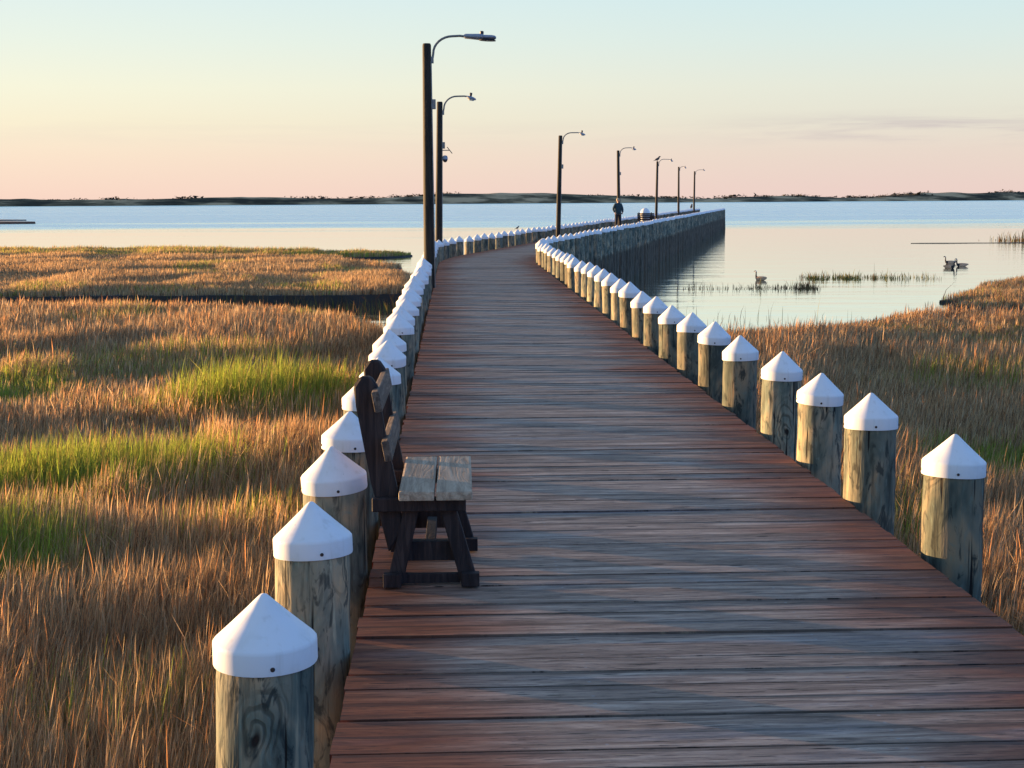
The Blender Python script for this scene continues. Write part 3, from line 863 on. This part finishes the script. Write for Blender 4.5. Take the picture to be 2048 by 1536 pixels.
# ------------------------------------------------------------------ birds
M_BODY = simple('goose_body_feathers', lin(206, 160, 122), 0.85, 0, 0.3, 14)
M_BLACK = simple('goose_neck_feathers', lin(28, 26, 28), 0.7, 0, 0.2, 20)
M_WHITE = simple('goose_cheek_feathers', lin(205, 200, 192), 0.8, 0, 0.05, 20)
M_GREY = simple('small_bird_feathers', lin(84, 76, 72), 0.85, 0, 0.25, 20)
def bird_mesh(spine, seg=14):
    """spine: (x, z, width, height, material); lofted along the local +X (head end last)"""
    bm = bmesh.new(); rings = []
    n = len(spine)
    for i, (x, z, w, h, mi) in enumerate(spine):
        a = spine[max(i - 1, 0)]; b = spine[min(i + 1, n - 1)]
        t = Vector((b[0] - a[0], 0, b[1] - a[1])).normalized()
        up = Vector((-t.z, 0, t.x))
        rings.append(((x, 0, z), w, h, (0, 1, 0), up, mi))
    loft(bm, rings, seg)
    return bm
GOOSE = [(-0.46, 0.10, 0.012, 0.010, 0), (-0.40, 0.11, 0.055, 0.03, 0), (-0.28, 0.10, 0.12, 0.085, 0), (-0.12, 0.085, 0.155, 0.12, 0), (0.05, 0.075, 0.16, 0.13, 0), (0.18, 0.085, 0.13, 0.115, 0),
         (0.26, 0.13, 0.07, 0.07, 1), (0.295, 0.20, 0.042, 0.042, 1), (0.30, 0.28, 0.033, 0.033, 1), (0.295, 0.36, 0.030, 0.030, 1), (0.305, 0.42, 0.032, 0.032, 1), (0.335, 0.455, 0.038, 0.036, 2), (0.375, 0.455, 0.034, 0.034, 1), (0.41, 0.44, 0.018, 0.016, 1), (0.465, 0.425, 0.010, 0.007, 1)]
def goose(loc, rz, label, spine=GOOSE):
    o = obj('goose', bird_mesh(spine), [M_BODY, M_BLACK, M_WHITE], smooth=80)
    o.location = loc; o.rotation_euler = (0, 0, rz)
    o.scale = (0.84, 0.84, 0.84)
    tag(o, label, 'goose', 'geese swimming off the right-hand marsh')
    bm = bmesh.new()
    for sg in (-1, 1):
        loft(bm, [((x, 0.135 * sg * w, z), 0.028 * w + 0.004, h, (0, 1, 0), (0, 0, 1)) for x, z, w, h in ((-0.42, 0.15, 0.35, 0.012), (-0.25, 0.145, 0.85, 0.045), (-0.05, 0.135, 1.0, 0.065), (0.10, 0.125, 0.9, 0.05), (0.17, 0.12, 0.6, 0.015))], 8)
    obj('wings', bm, M_BODY, o, smooth=80)
    return o
def wpt(px, dist):      # bearing taken from the photograph, real distance in metres
    return ((px - 1024) / 2880 * dist, dist)
x, y = wpt(1521, 61.5); goose((x, y, ZW), PI - 0.95, 'goose with a brown body swimming alone behind the reed strip')
x, y = wpt(1899, 76.0); goose((x, y, ZW), PI + 0.1, 'farthest of three geese, swimming left with its neck curved')
x, y = wpt(1922, 73.0); goose((x, y, ZW), PI + 0.15, 'dark goose at the right of the group of three')
x, y = wpt(1899, 71.0); goose((x, y, ZW), -0.9, 'nearest of three geese, brown-breasted and turned toward the boardwalk')

SMALL = [(-0.20, -0.02, 0.006, 0.004, 0), (-0.13, 0.0, 0.018, 0.010, 0), (-0.07, 0.03, 0.045, 0.04, 0), (0.0, 0.055, 0.06, 0.06, 0), (0.05, 0.09, 0.05, 0.05, 0), (0.075, 0.135, 0.035, 0.035, 0), (0.10, 0.165, 0.036, 0.034, 0), (0.135, 0.165, 0.016, 0.014, 1), (0.175, 0.155, 0.004, 0.003, 1)]
def perched(loc, rz, sc, label, name='perched_bird'):
    o = obj(name, bird_mesh(SMALL, 10), [M_GREY, M_BLACK], smooth=80)
    o.location = loc; o.rotation_euler = (0, 0, rz); o.scale = (sc, sc, sc)
    tag(o, label, 'bird')
    bm = bmesh.new()
    for sg in (-1, 1):
        tube(bm, [(0.005, 0.022 * sg, 0.02), (0.0, 0.022 * sg, -0.045)], 0.005, 6)
    obj('legs', bm, M_BLACK, o)
p = at(110.4, -1.25); perched((p.x + 0.055, p.y, 4.44 + 0.07), 0.2, 1.7, 'grey bird perched on top of a distant lamp pole')
p = ROWS['left'][min(range(len(ROWS['left'])), key=lambda i: abs(ROWS['left'][i][1] - at(155.2, 0).y))]
perched((p[0], p[1], p[2] + 0.565 + 0.045 * 2.2), 1.2, 2.2, 'dark bird perched on a pile beside the farthest lamp pole')

p = ROWS['left'][min(range(len(ROWS['left'])), key=lambda i: abs(ROWS['left'][i][0] / ROWS['left'][i][1] - 7 / 2880) + (9 if ROWS['left'][i][1] < 42 else 0))]
perched((p[0], p[1], p[2] + 0.565 + 0.045 * 0.55), 0.4, 0.55, 'tiny bird perched on a white cap where the left row bends')

# ------------------------------------------------------------------ marsh: mud sheets and grass
def inside(poly, x, y):
    r = np.zeros(len(x), bool); n = len(poly)
    for i in range(n):
        x1, y1 = poly[i]; x2, y2 = poly[(i + 1) % n]
        c = ((y1 > y) != (y2 > y)) & (x < (x2 - x1) * (y - y1) / (y2 - y1 + 1e-12) + x1)
        r ^= c
    return r
def edge_dist(poly, x, y):
    d = np.full(len(x), 1e9); n = len(poly)
    for i in range(n):
        ax, ay = poly[i]; bx, by = poly[(i + 1) % n]
        t = np.clip(((x - ax) * (bx - ax) + (y - ay) * (by - ay)) / ((bx - ax) ** 2 + (by - ay) ** 2 + 1e-9), 0, 1)
        d = np.minimum(d, np.hypot(x - ax - t * (bx - ax), y - ay - t * (by - ay)))
    return d
def ragged(poly, step=0.8, amp=0.35, seed=0):
    out = []
    for i in range(len(poly)):
        a = np.array(poly[i], float); b = np.array(poly[(i + 1) % len(poly)], float)
        L = np.hypot(*(b - a)); n = max(1, int(min(L / step, 60)))
        nr = np.array([-(b - a)[1], (b - a)[0]]) / max(L, 1e-6)
        for k in range(n):
            q = a + (b - a) * k / n
            w = (float(fbm(np.array([q[0] * 0.7 + seed]), np.array([q[1] * 0.7]), 3)[0]) - 0.5) * 2 * amp
            out.append(tuple(q + nr * w))
    return out
ZG = -1.74
ZBANK = -1.46
ZN = -1.56
def mud(poly, label, z=ZG, name='marsh_ground', mat=None):
    bm = bmesh.new()
    top = [bm.verts.new((x, y, z)) for x, y in poly]
    cen = np.mean(np.array(poly), axis=0)
    n = len(top)
    f = bm.faces.new(top)
    bot = [bm.verts.new((x + (x - cen[0]) * 0.004, y + (y - cen[1]) * 0.004, ZW - 0.35)) for x, y in poly]
    for i in range(n): bm.faces.new((top[i], bot[i], bot[(i + 1) % n], top[(i + 1) % n]))
    bmesh.ops.triangulate(bm, faces=[f])
    tag(obj(name, bm, mat or M_MUD), label, kind='structure')

NEAR = ragged([(-34, 43.5), (-12, 42.8), (-8, 42.0), (-5.6, 40.4), (-4.1, 37.0), (-3.4, 34.8), (-2.7, 32.0), (0, 30.5), (2.6, 29.5), (4.8, 31.8), (5.5, 33), (7.4, 34.2), (8.55, 35.4), (9.7, 37), (10.9, 37.8), (12.9, 36.8), (20, 37), (42, 36), (42, -2), (-34, -2)][::-1], seed=1)
FARL = ragged([(-75, 48.5), (-30, 47.3), (-10, 47.4), (-5.5, 47.6), (-3.7, 49), (-4.0, 55), (-4.8, 62), (-5.6, 67), (-8.2, 72), (-9.2, 77), (-16, 79), (-30, 84.5), (-75, 85)], 0.6, 1.1, 2)
STRIP = ragged([(-75, 84), (-30, 84.5), (-22, 86.5), (-10, 86.0), (-7.6, 87.0), (-6.2, 90), (-8.5, 93), (-16, 95), (-26, 101), (-40, 99), (-75, 100)], 1.2, 0.4, 3)
PENR = ragged([(13.6, 44.8), (15.3, 46), (14.2, 47.8), (15.9, 50.5), (17.8, 54.5), (20.3, 57.5), (30, 60), (50, 61), (50, 44), (22, 43.2), (17, 43.6)][::-1], 1.0, 0.4, 4)
mud(NEAR, 'dark marsh mud under the near grass on both sides of the boardwalk', ZN)
mud(FARL, 'dark mud bank of the marsh beyond the creek on the left', ZBANK)
mud(STRIP, 'mud of the far strip of marsh along the open water on the left')
mud(PENR, 'mud of the marsh spit on the right')
M_SPIT = simple('bare_spit_sand', lin(118, 84, 66), 0.9, 0, 0.25, 0.4)
mud(ragged([(-130, 222), (-88, 226), (-76, 231), (-78, 234), (-88, 240), (-130, 246)], 3, 1.2, 5), 'bare brown spit at the far left', ZW + 0.35, 'mud_spit', M_SPIT)
mud(ragged([(-130, 262), (-97, 268), (-90, 270), (-100, 275), (-130, 276)], 3, 0.8, 6), 'thin farther spit at the far left', ZW + 0.2, 'mud_spit', M_SPIT)
mud(ragged([(30.5, 110.4), (33, 110.0), (36, 110.2), (40, 109.6), (46, 109), (60, 108), (60, 112), (44, 111.2), (38, 111)], 0.8, 0.7, 7), 'thin line of mud at the far right', ZW + 0.025, 'mud_spit', M_MUD)

def blades(name, P, H, Wd, bend, yaw, tint, label, near=True, prof=None):
    n = len(H)
    lv = [0.0, 0.38, 0.74, 1.0] if near else [0.0, 0.6, 1.0]
    wv = [1.0, 0.92, 0.62, 0.0] if near else [1.0, 0.8, 0.0]
    wv = prof or wv
    k = 2 * (len(lv) - 1) + 1
    V = np.zeros((n, k, 3), np.float32)
    sx = np.cos(yaw) * Wd * 0.5; sy = np.sin(yaw) * Wd * 0.5
    for i, (f, w) in enumerate(zip(lv, wv)):
        cx = P[:, 0] + bend[:, 0] * f ** 2 * H; cy = P[:, 1] + bend[:, 1] * f ** 2 * H
        bm_ = np.hypot(bend[:, 0], bend[:, 1])
        cz = P[:, 2] + H * f * (1 - 0.28 * np.clip(bm_, 0, 1.2) * f)
        if i < len(lv) - 1:
            V[:, 2 * i] = np.stack([cx - sx * w, cy - sy * w, cz], 1); V[:, 2 * i + 1] = np.stack([cx + sx * w, cy + sy * w, cz], 1)
        else:
            V[:, 2 * i] = np.stack([cx, cy, cz], 1)
    q = len(lv) - 2
    base = (np.arange(n) * k)[:, None]
    per = []
    for i in range(q): per += [2 * i, 2 * i + 1, 2 * i + 3, 2 * i + 2]
    per += [2 * q, 2 * q + 1, 2 * q + 2]
    loops = (base + np.array(per)[None, :]).ravel().astype(np.int32)
    tot = np.tile(np.array([4] * q + [3], np.int32), n)
    start = np.concatenate([[0], np.cumsum(tot)[:-1]]).astype(np.int32)
    me = bpy.data.meshes.new(name)
    me.vertices.add(n * k); me.vertices.foreach_set('co', V.ravel())
    me.loops.add(len(loops)); me.loops.foreach_set('vertex_index', loops)
    me.polygons.add(len(tot)); me.polygons.foreach_set('loop_start', start)
    me.update(calc_edges=True)
    at_ = me.color_attributes.new('tint', 'FLOAT_COLOR', 'POINT')
    c = np.ones((n, k, 4), np.float32); c[:, :, :3] = tint[:, None, :]
    at_.data.foreach_set('color', c.ravel())
    return tag(obj_from(name, me, M_GRASS), label, kind='stuff')

TAN, ORANGE, STRAW, BROWN = np.array([.66, .45, .24]), np.array([.65, .375, .175]), np.array([.60, .45, .27]), np.array([.26, .145, .075])
GREEN, OLIVE, DEEP = np.array([.34, .42, .06]), np.array([.36, .31, .075]), np.array([.06, .11, .045])
# (x, y, rx, ry, greenness, extra height): tufts read off the photograph
TUFTS = [(-3.7, 21.4, 1.5, 1.2, 1.0, 0.36), (-4.7, 15.8, 1.4, 1.05, 1.0, 0.32), (-4.6, 12.0, 0.75, 0.9, 0.8, 0.06), (-8.3, 23.4, 1.0, 1.6, 0.7, 0.0),
         (-6.4, 27.0, 2.6, 2.0, 0.28, 0.06), (-4.6, 38.6, 0.9, 1.4, 0.8, 0.0), (5.9, 16.4, 0.9, 1.3, 0.8, -0.10), (-2.6, 13.4, 0.6, 0.8, 0.35, 0.0), (-2.4, 8.2, 0.5, 0.6, 0.15, 0.0), (7.8, 24.0, 1.2, 1.2, 0.3, 0.05)]
# hollows where the grass stands low
HOLLOWS = [(-3.4, 19.0, 1.9, 0.8, 0.55), (-3.3, 13.7, 1.2, 0.75, 0.5), (-3.6, 11.3, 1.6, 0.6, 0.45), (-6.0, 24.6, 1.6, 0.8, 0.45), (-3.2, 27.8, 1.4, 0.9, 0.45), (-8.2, 22.0, 1.0, 0.8, 0.5),
           (-2.0, 9.4, 0.9, 0.5, 0.4), (6.0, 17.0, 1.2, 1.5, 0.6), (8.5, 29.0, 2.2, 0.9, 0.5), (4.6, 13.0, 0.9, 0.8, 0.35), (11.5, 35.8, 3.0, 0.6, 0.5)]
def fields(x, y, base_h, green_bias=0.0):
    h = base_h * (0.78 + 0.42 * fbm(x * 0.75, y * 0.55, 3))
    h *= 1 - 0.36 * sstep(0.53, 0.40, fbm(x * 0.36 + 30, y * 0.24 + 11, 2))
    g = np.full(len(x), green_bias) + 0.35 * sstep(0.64, 0.80, fbm(x * 0.30 + 50, y * 0.22 + 70, 3))
    for (cx, cy, rx, ry, gg, eh) in TUFTS:
        e = np.exp(-(((x - cx) / rx) ** 2 + ((y - cy) / ry) ** 2) * 1.3) * (0.6 + 0.8 * fbm(x * 1.3 + cx, y * 1.1, 2))
        g = np.maximum(g, gg * np.clip(e * 2.4, 0, 1)); h = h + eh * e
    for (cx, cy, rx, ry, k) in HOLLOWS:
        e = np.exp(-(((x - cx) / rx) ** 2 + ((y - cy) / ry) ** 2) * 1.3)
        h = h * (1 - k * e)
    return h, np.clip(g, 0, 1)
def scatter(poly, dens, base_h, width, seed, green_bias=0.0, bbox=None, clip=None, ground=ZN, dead=0.25):
    """dens(r): stems per square metre at distance r"""
    r_ = np.random.default_rng(seed)
    P = np.array(poly); x0, y0 = P.min(0); x1, y1 = P.max(0)
    if bbox: x0, y0, x1, y1 = max(x0, bbox[0]), max(y0, bbox[1]), min(x1, bbox[2]), min(y1, bbox[3])
    X, Y = [], []
    step = 3.0
    yy = y0
    while yy < y1:
        ya = min(yy + step, y1)
        xl, xr = max(x0, -0.40 * ya - 3.5), min(x1, 0.42 * ya + 3.5)
        if xr > xl:
            rr = max(3.0, (yy + ya) / 2)
            n = int((ya - yy) * (xr - xl) * dens(rr))
            X.append(r_.uniform(xl, xr, n)); Y.append(r_.uniform(yy, ya, n))
        yy = ya
    x, y = np.concatenate(X), np.concatenate(Y)
    # tussocks: pull stems toward clump centres
    jx = (vnoise(x * 2.3, y * 2.3 + 40) - 0.5) * 0.35; jy = (vnoise(x * 2.3 + 90, y * 2.3) - 0.5) * 0.35
    x, y = x + jx, y + jy
    k = inside(poly, x, y)
    if clip is not None: k &= clip(x, y)
    x, y = x[k], y[k]
    n = len(x)
    h, g = fields(x, y, base_h, green_bias)
    h = h * r_.normal(1.0, 0.20, n).clip(0.45, 1.75)
    ed = edge_dist(poly, x, y)
    h *= 0.70 + 0.30 * sstep(0.0, 0.9, ed)
    w = width(np.hypot(x, y)) * r_.uniform(0.6, 1.35, n)
    u = r_.random(n)[:, None]
    cm = fbm(x * 0.5 + 7, y * 0.4 + 3, 3)[:, None]
    c = TAN * (1 - cm) + ORANGE * cm
    c = np.where(u < 0.16, STRAW * (0.8 + 0.4 * u), np.where(u > 1 - dead, BROWN, c))
    u2 = r_.random(n)
    isg = u2 < g
    gc = np.where(r_.random(n)[:, None] < 0.6, GREEN, OLIVE)
    gc = np.where((g * r_.random(n))[:, None] > 0.55, gc * 0.8 + DEEP * 0.2, gc)
    c = np.where(isg[:, None], gc, c * (1 - 0.25 * g[:, None]) + OLIVE * 0.25 * g[:, None])
    c = c * np.where(r_.random(n) < 0.25, 0.65, 1.05)[:, None] * r_.normal(1, 0.18, n).clip(0.5, 1.5)[:, None]
    ang = r_.uniform(0, 2 * PI, n); bm_ = np.abs(r_.normal(0.0, 0.17, n)) + (r_.random(n) < 0.12) * r_.uniform(0.2, 0.9, n)
    bend = np.stack([np.cos(ang) * bm_ + 0.10, np.sin(ang) * bm_], 1)
    yaw = r_.uniform(-1.1, 1.1, n)
    return np.stack([x, y, np.full(n, ground)], 1), h, w, bend, yaw, c

def off_deck(x, y):
    ex = 0.885 - 0.0403 * y
    return np.abs(x - ex) > 1.50
dn = lambda r: float(np.clip(2300 * (7.0 / r) ** 0.95, 420, 2300))
wn = lambda r: 0.0044 * np.clip(r / 7.0, 0.8, 9) ** 0.72
left = lambda x, y: (x < 0.9 - 0.0403 * y) & off_deck(x, y)
right = lambda x, y: (x > 0.9 - 0.0403 * y) & off_deck(x, y)
blades('marsh_grass', *scatter(NEAR, dn, 0.47, wn, 1, bbox=(-34, 2.5, 42, 42), clip=left), 'orange and green marsh grass filling the ground left of the boardwalk')
blades('marsh_grass', *scatter(NEAR, dn, 0.47, wn, 2, bbox=(-34, 2.5, 42, 42), clip=right), 'rusty marsh grass right of the boardwalk up to the calm water')
def stalks(clip, seed, label):
    P, h, w, bend, yaw, c = scatter(NEAR, lambda r: dn(r) * 0.07, 0.47, wn, seed, bbox=(-34, 2.5, 42, 42), clip=clip, dead=0.0)
    r_ = np.random.default_rng(seed + 100)
    _, g = fields(P[:, 0], P[:, 1], 0.5)
    k = r_.random(len(h)) > g * 1.4
    P, h, w, bend, yaw = P[k], h[k], w[k], bend[k], yaw[k]; n = len(h)
    u = r_.random(n)[:, None]
    c = np.where(u < 0.55, np.array([.55, .27, .12]), np.array([.62, .44, .26])) * r_.normal(1, 0.15, n).clip(0.6, 1.4)[:, None]
    blades('marsh_stalks', P, h * 1.1 + 0.03, w * 1.15, bend * 0.7, yaw, c, label, prof=[0.35, 0.35, 1.0, 0.0])
stalks(left, 31, 'taller tan seed stalks standing through the grass left of the boardwalk')
stalks(right, 32, 'taller tan seed stalks standing through the grass right of the boardwalk')
df = lambda r: float(np.clip(300 * (50 / r) ** 1.2, 130, 340))
wf = lambda r: 0.016 * (r / 50.0) ** 0.8
blades('marsh_grass', *scatter(FARL, df, 0.32, wf, 3, ground=ZBANK), 'orange marsh grass beyond the creek on the left', near=False)
blades('marsh_grass', *scatter(STRIP, df, 0.40, wf, 4, green_bias=0.38, ground=ZG), 'olive strip of marsh grass along the open water on the left', near=False)
blades('marsh_grass', *scatter(PENR, df, 0.38, wf, 5, green_bias=0.04, ground=ZG), 'orange marsh grass on the spit at the right', near=False)
# sparse reeds standing in the shallows
def reeds(x0, x1, y0, y1, n, h, seed, w=0.02, ramp=None, green=0.2, lab=''):
    r_ = np.random.default_rng(seed)
    x = r_.uniform(x0, x1, n); y = r_.uniform(y0, y1, n)
    t = (x - x0) / (x1 - x0)
    if ramp is not None:
        k = r_.random(n) < ramp(t, x); x, y, t = x[k], y[k], t[k]
    n = len(x)
    H = (h * r_.gamma(3.0, 0.33, n)).clip(0.06, 1.1)
    c = np.where(r_.random(n)[:, None] < green, OLIVE * 0.55, BROWN * 0.6) * r_.normal(1, 0.2, n).clip(0.5, 1.5)[:, None]
    ang = r_.uniform(0, 2 * PI, n); b = np.abs(r_.normal(0, 0.3, n))
    P = np.stack([x, y, np.full(n, ZW - 0.05)], 1)
    blades('marsh_reeds', P, H, np.full(n, w) * r_.uniform(0.6, 1.3, n), np.stack([np.cos(ang) * b, np.sin(ang) * b], 1), r_.uniform(-1, 1, n), c, lab, near=False)
reeds(6.3, 11.9, 55.0, 56.6, 2200, 0.17, 21, 0.020, lambda t, x: np.clip(0.10 + 0.9 * sstep(0.5, 0.75, t), 0, 1) * (0.3 + 0.9 * (vnoise(x * 1.6, x * 0) > 0.45)), 0.15, 'sparse dark reeds in the shallows in front of the lone goose')
reeds(12.4, 18.4, 61.5, 63.8, 2200, 0.17, 22, 0.022, lambda t, x: np.clip(sstep(0, 0.15, t) * (1 - 0.8 * sstep(0.62, 0.9, t)), 0, 1) * (0.35 + 0.8 * (vnoise(x * 1.3, x * 0 + 5) > 0.4)), 0.75, 'low olive reed strip in the middle of the calm water at right')
reeds(37.5, 60, 112, 118, 1800, 0.5, 23, 0.05, lambda t, x: sstep(0.0, 0.2, t), 0.5, 'dark reed clump far out at the right edge')
reeds(-22, -3.4, 45.2, 48.6, 2600, 0.30, 27, 0.018, lambda t, x: 0.25 + 0.75 * (vnoise(x * 0.9, x * 0 + 3) > 0.42), 0.25, 'dark ragged grass along the shaded creek bank')
reeds(4.6, 12, 34.5, 42, 200, 0.30, 24, 0.012, lambda t, x: 0.7 + 0 * t, 0.4, 'scattered thin reeds along the edge of the right-hand marsh')
reeds(-4.6, -2.4, 33.5, 48.0, 420, 0.34, 25, 0.014, lambda t, x: 0.8 + 0 * t, 0.5, 'thin reeds in the creek beside the left row of piles')
reeds(13.0, 17.5, 40.5, 46.5, 300, 0.30, 26, 0.016, lambda t, x: 0.7 + 0 * t, 0.1, 'pale reeds in the gap between the right-hand marsh and its spit')
